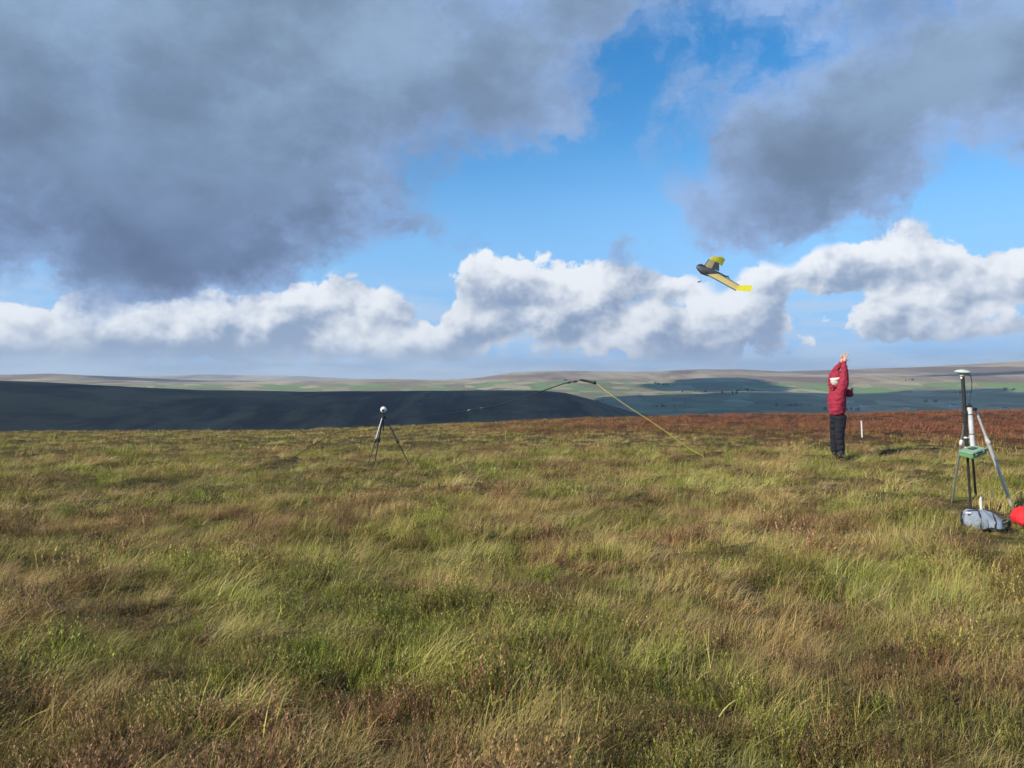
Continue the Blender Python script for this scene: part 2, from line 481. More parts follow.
    return o
build_ground()

# ------------------------------------------------------------------ haze
def haze():
    me = bpy.data.meshes.new('haze'); bm = bmesh.new(); bmesh.ops.create_cube(bm, size=1)
    for v in bm.verts: v.co = Vector((v.co.x * 84000, v.co.y * 84000, -160 + (v.co.z + .5) * 520))
    bm.to_mesh(me); bm.free()
    m = bpy.data.materials.new('haze'); m.use_nodes = True; nt = m.node_tree; nt.nodes.clear()
    out = nt.nodes.new('ShaderNodeOutputMaterial'); pv = nt.nodes.new('ShaderNodeVolumePrincipled')
    pv.inputs['Color'].default_value = (.70, .84, 1.0, 1); pv.inputs['Density'].default_value = 6.0e-5
    pv.inputs['Anisotropy'].default_value = 0.1
    nt.links.new(pv.outputs[0], out.inputs['Volume'])
    o = link('haze', me, m); tag(o, kind='stuff')
haze()

# ------------------------------------------------------------------ clouds overhead that shade the hills
def shade_cloud(foot, H=2500.0, thick=260.0, seed=0):
    """foot: outline (x, y) of the ground it shades; the cloud floats up the sun's ray"""
    cx = sum(p[0] for p in foot) / len(foot); cy = sum(p[1] for p in foot) / len(foot)
    bm = bmesh.new()
    bmesh.ops.create_uvsphere(bm, u_segments=128, v_segments=24, radius=1.0)
    ang = np.array([math.atan2(p[1] - cy, p[0] - cx) for p in foot]); rr = np.array([math.hypot(p[0] - cx, p[1] - cy) for p in foot])
    o_ = np.argsort(ang); ang = ang[o_]; rr = rr[o_]
    ang3 = np.concatenate([ang - 2 * math.pi, ang, ang + 2 * math.pi]); rr3 = np.concatenate([rr, rr, rr])
    off = H / math.tan(SUN_EL)
    for v in bm.verts:
        a = math.atan2(v.co.y, v.co.x); s = math.hypot(v.co.x, v.co.y)
        rad = float(np.interp(a, ang3, rr3)) * (1 + 0.16 * mnoise.fractal(Vector((math.cos(a) * 3, math.sin(a) * 3, seed)), 1.0, 2.0, 5))
        s2 = s ** 0.6
        z = v.co.z * thick * (1 + 0.6 * mnoise.fractal(Vector((v.co.x * 4, v.co.y * 4, seed + 5)), 1.0, 2.0, 4))
        v.co = Vector((math.cos(a) * s2 * rad + cx + SUN_H.x * off, math.sin(a) * s2 * rad + cy + SUN_H.y * off, H + max(z, -thick * .25)))
    me = bpy.data.meshes.new('cloud'); bm.to_mesh(me); bm.free()
    for p in me.polygons: p.use_smooth = True
    m = bpy.data.materials.get('cloud_white') or mat('cloud_white', (.8, .82, .85), 1.0, scale=.002, spec=0)
    o = link('cloud', me, m); tag(o, kind='structure')
def pr(px, r):
    a = math.atan((px - 512) / F); return (math.sin(a) * r, math.cos(a) * r)
shade_cloud([pr(-500, 2600), pr(-500, 700), pr(0, 620), pr(300, 600), pr(620, 700), pr(690, 1500), pr(640, 2300), pr(500, 2500), pr(200, 2450), pr(-100, 2500)], seed=3)
shade_cloud([pr(600, 2500), pr(900, 2350), pr(1250, 2300), pr(1300, 4200), pr(1024, 4350), pr(900, 4500), pr(800, 4050), pr(700, 3800), pr(600, 3700), pr(560, 3200)], seed=9)
shade_cloud([pr(930, 5600), pr(1060, 5500), pr(1090, 6000), pr(960, 6200)], thick=70, seed=21)  # unseen cloud, added to lay a shadow patch on the far right slope
shade_cloud([pr(120, 6600), pr(260, 6500), pr(270, 7600), pr(130, 7500)], thick=90, seed=31)  # also added out of view, shades part of the far left slope
shade_cloud([pr(668, 4400), pr(745, 4300), pr(760, 4900), pr(720, 5500), pr(680, 5100)], thick=90, seed=14)

# ------------------------------------------------------------------ moor grass and heather (uncountable: one object)
WIND = 0.42      # direction the blades are laid over: to the right and away
def tuft_mesh(name, kind, nb, wid, seed):
    g = np.random.default_rng(seed)
    V, Fq, T = [], [], []
    def strip(p0, dirh, L, w, rise, bend, tint, tip, seg=4, straight=0.0):
        """a tapering blade that starts steep and bends over"""
        side = np.array([-dirh[1], dirh[0], 0.0])
        ang = rise; p = np.array(p0, float); base = len(V)
        tw = g.uniform(-0.6, 0.6)
        for s in range(seg + 1):
            t = s / seg
            ww = w * (1 - 0.85 * t ** 1.3) * (0.7 if s == 0 else 1.0)
            sd = side * math.cos(tw) + np.array([0, 0, 1.0]) * math.sin(tw)
            V.append(p - sd * ww * .5); V.append(p + sd * ww * .5)
            T.append((tint, t * tip)); T.append((tint, t * tip))
            p = p + (np.array([dirh[0], dirh[1], 0]) * math.cos(ang) + np.array([0, 0, math.sin(ang)])) * L / seg
            ang = ang - bend / seg
        for s in range(seg):
            a = base + 2 * s; Fq.append((a, a + 1, a + 3, a + 2))
    if kind == 'grass':
        for b in range(nb):
            r = abs(g.normal(0, .09)); th = g.uniform(0, 6.28)
            wd = WIND + g.normal(0, 0.55)
            if g.random() < .16: wd = g.uniform(0, 6.28)
            d = np.array([math.cos(wd), math.sin(wd)])
            L = g.uniform(.09, .27) * (1.3 if g.random() < .10 else 1)
            strip((r * math.cos(th), r * math.sin(th), -.03), d, L, wid * g.choice([.4, .55, .75, 1.0, 1.3]), R(g.uniform(25, 85)), R(g.uniform(40, 120)), g.uniform(.6, 1.4), g.choice([0, .5, 1, 1]), 5)
    elif kind == 'short':
        for b in range(nb):
            x, y = g.uniform(-.16, .16, 2)
            wd = WIND + g.normal(0, 0.9)
            d = np.array([math.cos(wd), math.sin(wd)])
            L = g.uniform(.07, .19)
            strip((x, y, -.03), d, L, wid * g.uniform(.7, 1.3), R(g.uniform(35, 88)), R(g.uniform(0, 70)), g.uniform(.5, 1.5), g.choice([0, .4, 1]), 3)
    elif kind == 'heather':
        for b in range(nb):
            r = abs(g.normal(0, .10)); th = g.uniform(0, 6.28)
            wd = g.uniform(0, 6.28) if g.random() < .6 else WIND
            d = np.array([math.cos(wd), math.sin(wd), 0])
            L = g.uniform(.10, .24); lean = R(g.uniform(55, 85)); tint = g.uniform(.5, 1.5)
            ax = d * math.cos(lean) + np.array([0, 0, math.sin(lean)])
            p0 = np.array([r * math.cos(th), r * math.sin(th), -.03])
            strip(p0, d[:2], L, wid * .8, lean, R(10), tint * .6, 0, 2)
            n = 20 if wid < .004 else 9 if wid < .008 else 6
            for j in range(n):
                t = .25 + .75 * j / n; c = p0 + ax * L * t
                a = g.uniform(0, 6.28); dd = np.array([math.cos(a), math.sin(a), g.uniform(1.0, 2.6)]); dd /= np.linalg.norm(dd)
                s = np.cross(dd, ax); s /= np.linalg.norm(s) + 1e-9
                l = g.uniform(.009, .019) * (1 + wid * 55) * (.8 if wid < .004 else 1); w = l * .22
                base = len(V); tt = tint * g.uniform(.7, 1.4)
                V.extend([c, c + dd * l * .5 + s * w, c + dd * l, c + dd * l * .5 - s * w]); T.extend([(tt, t * .5)] * 4)
                Fq.append((base, base + 1, base + 2, base + 3))
    me = bpy.data.meshes.new(name)
    V = np.array(V); me.vertices.add(len(V)); me.vertices.foreach_set('co', V.ravel())
    Fq = np.array(Fq, np.int32); me.loops.add(Fq.size); me.loops.foreach_set('vertex_index', Fq.ravel())
    me.polygons.add(len(Fq)); me.polygons.foreach_set('loop_start', np.arange(len(Fq), dtype=np.int32) * 4)
    me.update(calc_edges=True)
    T = np.array(T, np.float32)
    a = me.attributes.new('tint', 'FLOAT', 'POINT'); a.data.foreach_set('value', T[:, 0].copy())
    a = me.attributes.new('tip', 'FLOAT', 'POINT'); a.data.foreach_set('value', T[:, 1].copy())
    return me

def grass_material():
    m = bpy.data.materials.new('moor_grass'); m.use_nodes = True
    nt = m.node_tree; nt.nodes.clear()
    out = nt.nodes.new('ShaderNodeOutputMaterial'); b = nt.nodes.new('ShaderNodeBsdfPrincipled'); tr = nt.nodes.new('ShaderNodeBsdfTranslucent')
    mx = nt.nodes.new('ShaderNodeMixShader'); mx.inputs[0].default_value = 0.34
    def at_(n, typ='GEOMETRY'):
        a = nt.nodes.new('ShaderNodeAttribute'); a.attribute_type = typ; a.attribute_name = n; return a
    ci = at_('tcol', 'INSTANCER'); tint = E(nt, at_('tint').outputs['Fac']); tip = E(nt, at_('tip').outputs['Fac'])
    tipc = mixc(nt, 0.55, ci.outputs['Color'], (.46, .27, .13))
    c = mixc(nt, tip * 0.75, ci.outputs['Color'], tipc)
    v = nt.nodes.new('ShaderNodeVectorMath'); v.operation = 'SCALE'
    nt.links.new(c, v.inputs[0]); nt.links.new(tint.k, v.inputs['Scale'])
    nt.links.new(v.outputs[0], b.inputs['Base Color']); nt.links.new(v.outputs[0], tr.inputs['Color'])
    b.inputs['Roughness'].default_value = 0.55; b.inputs['Specular IOR Level'].default_value = 0.35
    nt.links.new(b.outputs[0], mx.inputs[1]); nt.links.new(tr.outputs[0], mx.inputs[2])
    nt.links.new(mx.outputs[0], out.inputs['Surface'])
    return m

def build_grass():
    gm = grass_material()
    protos = bpy.data.collections.new('grass_sources')       # not linked to the scene
    n_var = 0
    def add(kind, nb, wid, seeds):
        nonlocal n_var
        ids = []
        for s in seeds:
            me = tuft_mesh('tuft', kind, nb, wid, s); me.materials.append(gm)
            o = bpy.data.objects.new('tuft_%03d' % n_var, me); protos.objects.link(o)
            ids.append(n_var); n_var += 1
        return ids
    sets = []
    for (ng, ns, nh, w) in ((80, 110, 38, .0040), (56, 60, 22, .0070), (34, 34, 12, .014)):
        sets.append(dict(grass=add('grass', ng, w, [n_var + 100 + i for i in range(4)]),
                         short=add('short', ns, w, [n_var + 200 + i for i in range(3)]),
                         heather=add('heather', nh, w * .9, [n_var + 300 + i for i in range(4)])))
    # scatter: rings of distance, half-angle 42 degrees, each with its own density
    P, ID, SCL, ROT, CL = [], [], [], [], []
    rings = [(1.2, 6, 150, 0), (6, 11, 95, 0), (11, 20, 50, 1), (20, 38, 22, 2), (38, 75, 9, 2)]
    for (ra, rb, dens, lod) in rings:
        ha = R(50) if rb <= 11 else R(42)
        n = int(dens * ha * (rb * rb - ra * ra))
        r = np.sqrt(rng.uniform(ra * ra, rb * rb, n)); a = rng.uniform(-ha, ha, n)
        x = np.sin(a) * r; y = np.cos(a) * r
        red = red_field(x, y)
        # tussock field: grassy crests, heather hollows
        g1 = fbm(x, y, 1.5, 3, 21); g2 = fbm(x + 0.3 * y, y * 1.0, .95, 4, 61); g3 = fbm(x, y, 0.42, 2, 71)
        gras = 0.5 + 0.80 * g2 + 0.7 * g3 + 0.3 * g1 + np.interp(r, [3, 7, 14], [.03, .12, .22])
        z = terrain(x, y)
        u = rng.random(n)
        isg = gras + (u - .5) * .5 > 0.42
        u2 = rng.random(n)
        kind = np.where(isg, np.where(u2 < .62, 0, np.where(u2 < .93, 1, 2)), np.where(u2 < .52, 2, np.where(u2 < .92, 1, 0)))
        kind = np.where((red > .55) & (rng.random(n) < .6), 2, kind)
        green = 0.46 + 1.2 * fbm(x, y, .9, 4, 91) + rng.normal(0, .18, n)
        pal = dict(straw=(.540, .365, .160), pale=(.440, .425, .125), olive=(.305, .270, .070), green=(.235, .295, .032),
                   brown=(.290, .160, .080), russ=(.320, .105, .060), dark=(.115, .080, .036), grey=(.46, .37, .24))
        pal = {k: np.array(v) for k, v in pal.items()}
        def lerp(a_, b_, t): t = np.clip(t, 0, 1)[:, None]; return a_ * (1 - t) + b_ * t
        cg = lerp(pal['straw'], pal['pale'], green * 1.1)
        cg = lerp(cg, pal['olive'], (rng.random(n) - .55) * 2)
        cg = lerp(cg, pal['grey'], (rng.random(n) - .8) * 3)
        cs = lerp(pal['olive'], pal['green'], green)
        cs = lerp(cs, pal['brown'], (rng.random(n) - .6) * 3)
        chh = lerp(pal['brown'], pal['green'], (green - .12) * 2.0 * rng.random(n) ** .5)
        chh = lerp(chh, pal['dark'], (rng.random(n) - .45) * 1.3)
        c = np.where(kind[:, None] == 0, cg, np.where(kind[:, None] == 1, cs, chh))
        redt = np.clip((red - .32) * 1.4 + rng.normal(0, .14, n), 0, .92)
        c = lerp(c, pal['russ'] * 1.0, redt)
        c = c * rng.uniform(.82, 1.18, (n, 1)) * (1 + .32 * g3 + .25 * fbm(x, y, 1.2, 3, 131))[:, None]
        ids = np.zeros(n, int)
        for kk, nm in enumerate(('grass', 'short', 'heather')):
            arr = np.array(sets[lod][nm]); sel = kind == kk
            ids[sel] = arr[rng.integers(0, len(arr), sel.sum())]
        s = np.where(kind == 0, rng.uniform(.6, 1.15, n), rng.uniform(.7, 1.3, n)) * np.clip(.85 + .8 * g3, .5, 1.35)
        s = s * (1.0 if lod == 0 else 1.0 if lod == 1 else .82)
        hide = np.zeros(n, bool)
        for (ox, oy, orr) in CLEAR:      # trodden grass around what stands there
            orr2 = orr * (1 + .3 * fbm(x, y, .4, 2, 5)); dd = math.hypot(ox, oy)
            al = (x * ox + y * oy) / dd - dd; la = np.abs(x * oy - y * ox) / dd
            hide |= (la < orr2) & (al < orr2) & (al > -min(1.7, .13 * dd))
        low = np.where(hide, .38, 1.0)
        P.append(np.stack([x, y, z - .01], -1)); ID.append(ids); SCL.append(np.stack([s * (low + 1) / 2, s * (low + 1) / 2, s * low * rng.uniform(.8, 1.1, n)], -1))
        rz = np.where(kind == 0, rng.normal(0, .35, n), rng.uniform(-.8, .8, n))
        ROT.append(np.stack([rng.normal(0, .08, n), rng.normal(0, .08, n), rz], -1)); CL.append(c)
    P = np.concatenate(P); ID = np.concatenate(ID); SCL = np.concatenate(SCL); ROT = np.concatenate(ROT); CL = np.concatenate(CL)
    n = len(P); print('tufts', n)
    me = bpy.data.meshes.new('moor_grass'); me.vertices.add(n); me.vertices.foreach_set('co', P.ravel())
    def put(name, typ, data, key):
        a = me.attributes.new(name, typ, 'POINT'); a.data.foreach_set(key, data)
    put('tid', 'INT', ID.astype(np.int32), 'value'); put('tscl', 'FLOAT_VECTOR', SCL.astype(np.float32).ravel(), 'vector')
    put('trot', 'FLOAT_VECTOR', ROT.astype(np.float32).ravel(), 'vector')
    put('tcol', 'FLOAT_COLOR', np.concatenate([CL, np.ones((n, 1))], 1).astype(np.float32).ravel(), 'color')
    o = link('moor_grass', me, gm); tag(o, kind='stuff')
    ng = bpy.data.node_groups.new('scatter_grass', 'GeometryNodeTree')
    ng.interface.new_socket(name='Geometry', in_out='INPUT', socket_type='NodeSocketGeometry')
    ng.interface.new_socket(name='Geometry', in_out='OUTPUT', socket_type='NodeSocketGeometry')
    N = ng.nodes.new; L = ng.links.new
    gi = N('NodeGroupInput'); go = N('NodeGroupOutput'); ip = N('GeometryNodeInstanceOnPoints'); ci = N('GeometryNodeCollectionInfo')
    ci.inputs['Collection'].default_value = protos; ci.inputs['Separate Children'].default_value = True; ci.inputs['Reset Children'].default_value = True
    def na(name, typ):
        a = N('GeometryNodeInputNamedAttribute'); a.data_type = typ; a.inputs['Name'].default_value = name; return a.outputs['Attribute']
    m2p = N('GeometryNodeMeshToPoints')
    L(gi.outputs[0], m2p.inputs['Mesh']); L(m2p.outputs[0], ip.inputs['Points']); L(ci.outputs[0], ip.inputs['Instance'])
    ip.inputs['Pick Instance'].default_value = True
    L(na('tid', 'INT'), ip.inputs['Instance Index']); L(na('tscl', 'FLOAT_VECTOR'), ip.inputs['Scale'])
    e2r = N('FunctionNodeEulerToRotation'); L(na('trot', 'FLOAT_VECTOR'), e2r.inputs[0]); L(e2r.outputs[0], ip.inputs['Rotation'])
    L(ip.outputs[0], go.inputs[0])
    md = o.modifiers.new('scatter', 'NODES'); md.node_group = ng
CLEAR = []

# ------------------------------------------------------------------ materials
M = dict(
    black=mat('black_plastic', (.018, .018, .020), .45),
    dark=mat('dark_metal', (.06, .065, .065), .4, .6),
    alu=mat('aluminium', (.62, .63, .62), .5, .35, var=.1),
    alu_grey=mat('grey_aluminium', (.30, .33, .33), .45, .6),
    white=mat('white_plastic', (.74, .75, .74), .4, var=.05),
    tube=mat('grey_white_plastic', (.56, .58, .58), .45, var=.2, scale=8),
    antenna=mat('antenna_plastic', (.52, .60, .52), .4, var=.06),
    greenbox=mat('green_plastic', (.13, .30, .14), .5, var=.12),
    greenlid=mat('pale_green_panel', (.24, .38, .26), .45, var=.10),
    red=mat('red_fabric', (.62, .018, .025), .75, var=.15, scale=12, bump=.3),
    jacket=mat('jacket_fabric', (.30, .018, .045), .85, var=.22, scale=9, bump=.5),
    trouser=mat('trouser_fabric', (.008, .010, .018), .92, var=.25, scale=14, bump=.4),
    boot=mat('boot_rubber', (.030, .034, .032), .55),
    skin_tan=mat('tan_leather', (.42, .24, .15), .6),
    skin=mat('skin', (.58, .36, .28), .55, var=.08),
    hair=mat('grey_hair', (.55, .52, .48), .8, var=.2, scale=60),
    wool=mat('wool', (.80, .76, .70), .9, var=.08, scale=80, bump=.5),
    bag=mat('grey_canvas', (.23, .27, .33), .8, var=.25, scale=9, bump=.6),
    foam=mat('tan_foam', (.50, .40, .14), .6, var=.06, scale=20),
    yellow=mat('yellow_foam', (.58, .53, .02), .5, var=.05),
    carbon=mat('grey_composite', (.085, .085, .095), .4, var=.2, scale=14),
    cord=mat('dark_rubber', (.03, .03, .035), .6),
    yrope=mat('yellow_line', (.52, .47, .10), .7),
    wall=mat('whitewash', (.62, .60, .55), .8, var=.06, scale=1),
    roof=mat('slate', (.10, .10, .11), .7, var=.2, scale=2),
    glass=mat('window_glass', (.03, .035, .04), .2),
    wood=mat('woodland', (.035, .05, .022), .95, var=.4, scale=.05),
    stakew=mat('white_paint', (.80, .80, .78), .5, var=.04),
)

def skin_mesh(name, chains, material, parent, levels=1, loc=(0, 0, 0)):
    """one continuous surface grown over joined chains of (point, radius); equal points are shared"""
    V, Rr, Eg, idx = [], [], [], {}
    def vid(p, r):
        k = tuple(round(c, 4) for c in p)
        if k not in idx: idx[k] = len(V); V.append(p); Rr.append(r)
        return idx[k]
    for ch in chains:
        ids = [vid(p, r) for p, r in ch]
        Eg += list(zip(ids, ids[1:]))
    me = bpy.data.meshes.new(name); me.from_pydata([tuple(v) for v in V], Eg, [])
    o = link(name, me, material, parent)
    sk = o.modifiers.new('skin', 'SKIN'); sk.use_smooth_shade = True
    for i, d in enumerate(me.skin_vertices[0].data):
        r = Rr[i]; d.radius = r if hasattr(r, '__len__') else (r, r); d.use_root = (i == 0)
    sb = o.modifiers.new('sub', 'SUBSURF'); sb.levels = levels + 1; sb.render_levels = levels + 1
    dg = bpy.context.evaluated_depsgraph_get(); dg.update()
    ev = o.evaluated_get(dg); m2 = bpy.data.meshes.new_from_object(ev)
    o.modifiers.clear(); o.data = m2; m2.name = name
    if not m2.materials: m2.materials.append(material)
    for p in m2.polygons: p.use_smooth = True
    return o

def soft_box(mb, dims, seg=14, p=3.2, sag=.0, seed=0, amp=.02, top_taper=.25):
    r = bmesh.ops.create_uvsphere(mb.bm, u_segments=seg * 4, v_segments=seg * 2, radius=1)
    for v in r['verts']:
        c = v.co.copy(); n = (abs(c.x) ** p + abs(c.y) ** p + abs(c.z) ** p) ** (1 / p); c = c / n
        tz = 1 - top_taper * max(0, c.z)
        c = Vector((c.x * dims[0] * .5 * tz, c.y * dims[1] * .5 * tz, c.z * dims[2] * .5))
        c += c.normalized() * amp * mnoise.fractal(c * 7 + Vector((seed, 0, 0)), 1, 2, 4)
        v.co = c

# ------------------------------------------------------------------ person
def hand_chains(wr, d, side, up, s=1.0, curl=0.25):
    """palm and five fingers from the wrist; d along the hand, side towards the thumb, up out of the palm"""
    wr, d, side, up = (Vector(v) for v in (wr, d, side, up)); d.normalize(); side.normalize(); up.normalize()
    palm = wr + d * .05 * s; top = wr + d * .095 * s
    ch = [[(wr, .026 * s), (palm, (.042 * s, .018 * s)), (top, (.036 * s, .014 * s))]]
    for k, (off, ln) in enumerate(((.030, .068), (.011, .078), (-.010, .074), (-.030, .058))):
        b = top + side * off * s; q = b + (d + side * off * 3) .normalized() * ln * .5 * s
        t = q + (d * math.cos(curl) - up * math.sin(curl)).normalized() * ln * .5 * s
        ch.append([(palm, (.042 * s, .018 * s)), (b, .0105 * s), (q, .0095 * s), (t, .0075 * s)])
    b = wr + d * .03 * s + side * .035 * s; q = b + (d * .6 + side * .8).normalized() * .036 * s; t = q + (d * .9 + side * .35).normalized() * .03 * s
    ch.append([(palm, (.042 * s, .018 * s)), (b, .013 * s), (q, .011 * s), (t, .0085 * s)])
    return ch

def person():
    g = on_ground(838.5, 459.5)
    root = empty('person', (g.x, g.y, g.z))
    tag(root, 'person in a red jacket and dark trousers standing on the moor with arms raised', 'person')
    hip = Vector((-.01, 0, .93)); chest = Vector((-.045, 0, 1.28)); neck = Vector((-.04, 0, 1.52)); head = Vector((-.045, 0, 1.65))
    shn = Vector((.0, -.19, 1.45)); shf = Vector((.0, .19, 1.45))
    eln = Vector((.045, -.17, 1.78)); wrn = Vector((.075, -.12, 2.05))
    elf = Vector((-.075, .15, 1.76)); wrf = Vector((.055, -.02, 2.03))
    hn = Vector((.0, -.09, .86)); hf = Vector((-.02, .09, .86))
    kn = Vector((-.025, -.11, .50)); kf = Vector((-.045, .10, .50))
    an = Vector((.02, -.12, .09)); af = Vector((-.04, .09, .09))
    body = [[(hip, .085), (chest, (.13, .15)), (neck, .06), (head, .085)],
            [(chest, (.13, .15)), (shn, .06), (eln, .045), (wrn, .028)],
            [(chest, (.13, .15)), (shf, .06), (elf, .045), (wrf, .028)],
            [(hip, .085), (hn, .065), (kn, .058), (an, .04), (an + Vector((.14, 0, -.045)), .035)],
            [(hip, .085), (hf, .065), (kf, .058), (af, .04), (af + Vector((.13, .02, -.045)), .035)]]
    body += hand_chains(wrn, (.05, .0, .26), (.9, -.2, -.15), (.2, 1, 0), s=1.12)
    body += hand_chains(wrf, (.035, -.01, .26), (.9, .2, -.1), (-.2, -1, 0), s=1.1)
    skin_mesh('body', body, M['skin'], root, 1)
    # head with a face (turned to the right, a little up)
    mb = MB(); bm = mb.bm
    bmesh.ops.create_uvsphere(bm, u_segments=28, v_segments=20, radius=1)
    for v in bm.verts:
        x, y, z = v.co
        X = x * .098; Y = y * .078; Z = z * .118
        if z < 0: X *= 1 - .10 * -z; Y *= 1 - .28 * -z
        if x > 0:
            X += .030 * math.exp(-((y / .16) ** 2 + ((z + .12) / .20) ** 2))           # nose
            X += .010 * math.exp(-((y / .35) ** 2 + ((z + .55) / .12) ** 2))            # lips
            X += .010 * math.exp(-((y / .4) ** 2 + ((z + .85) / .15) ** 2))             # chin
            X -= .012 * math.exp(-(((abs(y) - .38) / .18) ** 2 + ((z - .05) / .12) ** 2))  # eye sockets
        v.co = Vector((X, Y, Z))
    for s in (-1, 1):
        r = bmesh.ops.create_uvsphere(bm, u_segments=10, v_segments=8, radius=1)
        for v in r['verts']: v.co = Vector((v.co.x * .018 - .005, v.co.y * .010 + s * .078, v.co.z * .032 - .005))
    hd = mb.build('head', M['skin'], root); hd.location = head; hd.rotation_euler = (0, R(-8), 0)
    for s in (-1, 1):
        mb = MB(); bmesh.ops.create_uvsphere(mb.bm, u_segments=10, v_segments=8, radius=.010)
        e = mb.build('eye', M['black'], hd); e.location = (.082, s * .030, .006)
    # grey hair at the nape
    mb = MB(); bmesh.ops.create_uvsphere(mb.bm, u_segments=24, v_segments=16, radius=1)
    for v in list(mb.bm.verts):
        v.co = Vector((v.co.x * .092 - .024, v.co.y * .086, v.co.z * .105 + .0))
        v.co += Vector((1, 1, 1)) * .006 * mnoise.noise(v.co * 60)
    mb.build('hair', M['hair'], hd)
    # hat: red crown, white band
    mb = MB(); mb.lathe([(.104, .02), (.113, .03), (.115, .055), (.110, .072), (.103, .075)], 32)
    hb = mb.build('hat_band', M['wool'], hd)
    mb = MB(); mb.lathe([(.104, .06), (.110, .085), (.106, .125), (.090, .160), (.062, .190), (.030, .208), (.008, .214)], 32)
    for v in mb.bm.verts:
        v.co.x += max(0, v.co.z - .07) * .35; v.co += Vector((1, 1, .5)) * .006 * mnoise.noise(v.co * 20)
    hc = mb.build('hat', M['jacket'], hd); hb.parent = hc
    # jacket
    puff = 1.0
    jk = [[(Vector((-.015, 0, .90)), (.205, .165)), (Vector((-.03, 0, 1.05)), (.20, .17)), (Vector((-.05, 0, 1.26)), (.205, .185)), (Vector((-.045, 0, 1.42)), (.165, .15)), (Vector((-.04, 0, 1.53)), .085)],
          [(Vector((-.05, 0, 1.26)), (.205, .185)), (Vector((.0, -.15, 1.42)), .115), (Vector((.04, -.18, 1.58)), .112), (eln, .092), (Vector((.062, -.14, 1.95)), .066), (wrn + Vector((-.005, 0, -.02)), .046)],
          [(Vector((-.05, 0, 1.26)), (.205, .185)), (Vector((-.01, .17, 1.43)), .11), (Vector((-.05, .19, 1.60)), .10), (elf, .085), (Vector((-.01, .06, 1.92)), .065), (wrf + Vector((-.005, 0, -.02)), .052)]]
    j = skin_mesh('jacket', jk, M['jacket'], root, 3)
    for v in j.data.vertices:
        c = v.co
        c += Vector((1, 1, .3)) * .017 * mnoise.fractal(Vector((c.x * 9, c.y * 9, c.z * 16)), 1, 2, 3)
    # collar/hood folded on the back, cuffs, pocket
    mb = MB(); mb.tube([(-.12, -.07, 1.53), (-.155, 0, 1.51), (-.12, .07, 1.53), (-.03, .095, 1.55), (.035, .04, 1.54), (.035, -.04, 1.54), (-.03, -.095, 1.55), (-.12, -.07, 1.53)], .032, 10, cap=False)
    mb.build('collar', M['jacket'], j)
    mb = MB(); mb.tube([wrn + Vector((-.008, .0, -.035)), wrn + Vector((.002, 0, .012))], [.047, .040], 14); mb.build('cuff', M['jacket'], j)
    mb = MB(); mb.tube([wrf + Vector((-.01, .01, -.02)), wrf + Vector((.004, 0, .015))], [.054, .046], 14); mb.build('cuff', M['jacket'], j)
    mb = MB(); soft_box(mb, (.17, .22, .16), amp=.014, seed=4, top_taper=.5); cp = mb.build('chest_pouch', M['jacket'], root); cp.location = (.20, -.02, 1.40)
    mb = MB(); mb.box((.075, 0, .055), (.035, .05, .10), .008); mb.build('handset', M['skin_tan'], cp)
    mb = MB(); mb.tube([(.10, -.13, 1.12), (.12, -.05, 1.12)], .012, 6); mb.build('pocket_flap', M['jacket'], j)
    # trousers
    tr = [[(Vector((-.01, 0, .98)), (.150, .125)), (Vector((-.01, 0, .88)), (.155, .13)), (Vector((.015, -.08, .78)), .118), (kn, .098), (Vector((.0, -.12, .28)), .088), (an + Vector((-.005, 0, .02)), .088)],
          [(Vector((-.01, 0, .88)), (.155, .13)), (Vector((-.03, .08, .78)), .118), (kf, .098), (Vector((-.045, .10, .28)), .086), (af + Vector((-.005, 0, .02)), .085)]]
    t = skin_mesh('trousers', tr, M['trouser'], root, 2)
    for v in t.data.vertices:
        c = v.co; c += Vector((1, 1, .3)) * .022 * mnoise.fractal(Vector((c.x * 7, c.y * 7, c.z * 14 + 4)), 1, 2, 3)
    for (a, dx, dy) in ((an, .16, -.02), (af, .15, .03)):
        skin_mesh('boot', [[(a + Vector((-.01, 0, .17)), .066), (a + Vector((-.005, 0, .02)), .062), (a + Vector((dx * .5, dy * .5, -.045)), (.05, .045)), (a + Vector((dx, dy, -.055)), (.045, .035))]], M['boot'], root, 1)
    CLEAR.append((g.x, g.y, .34))
person()

# ------------------------------------------------------------------ tripods
def leg(root, top, foot, r1, r2, m_up, m_lo, split=.45, clamp_m=None, twin=False):
    top, foot = Vector(top), Vector(foot); mid = top.lerp(foot, split); ov = top.lerp(foot, split + .06)
    d = (foot - top).normalized()
    sd = d.cross(Vector((0, 0, 1))).normalized()
    mb = MB()
    if twin:
        for s in (-1, 1): mb.tube([top + sd * s * r1 * 1.4, mid + sd * s * r1 * 1.4], r1 * .75, 10)
    else: mb.tube([top, mid], r1, 12)
    up = mb.build('leg', m_up, root)
    mb = MB(); mb.tube([top.lerp(foot, max(split - .05, .02)), foot - d * .05, foot], [r2, r2, r2 * .25], 12); mb.build('lower_tube', m_lo, up)
    mb = MB(); mb.tube([mid - d * r1 * 3, mid - d * r1 * 2.2, mid + d * r1 * 2.2, mid + d * r1 * 3], [r1 * 1.35, r1 * 1.8, r1 * 1.8, r1 * 1.35], 14)
    mb.box(mid + sd * r1 * 2, (r1 * 1.6, r1 * 1.6, r1 * 2.6), r1 * .3)
    mb.build('clamp', clamp_m or m_up, up)
    return up

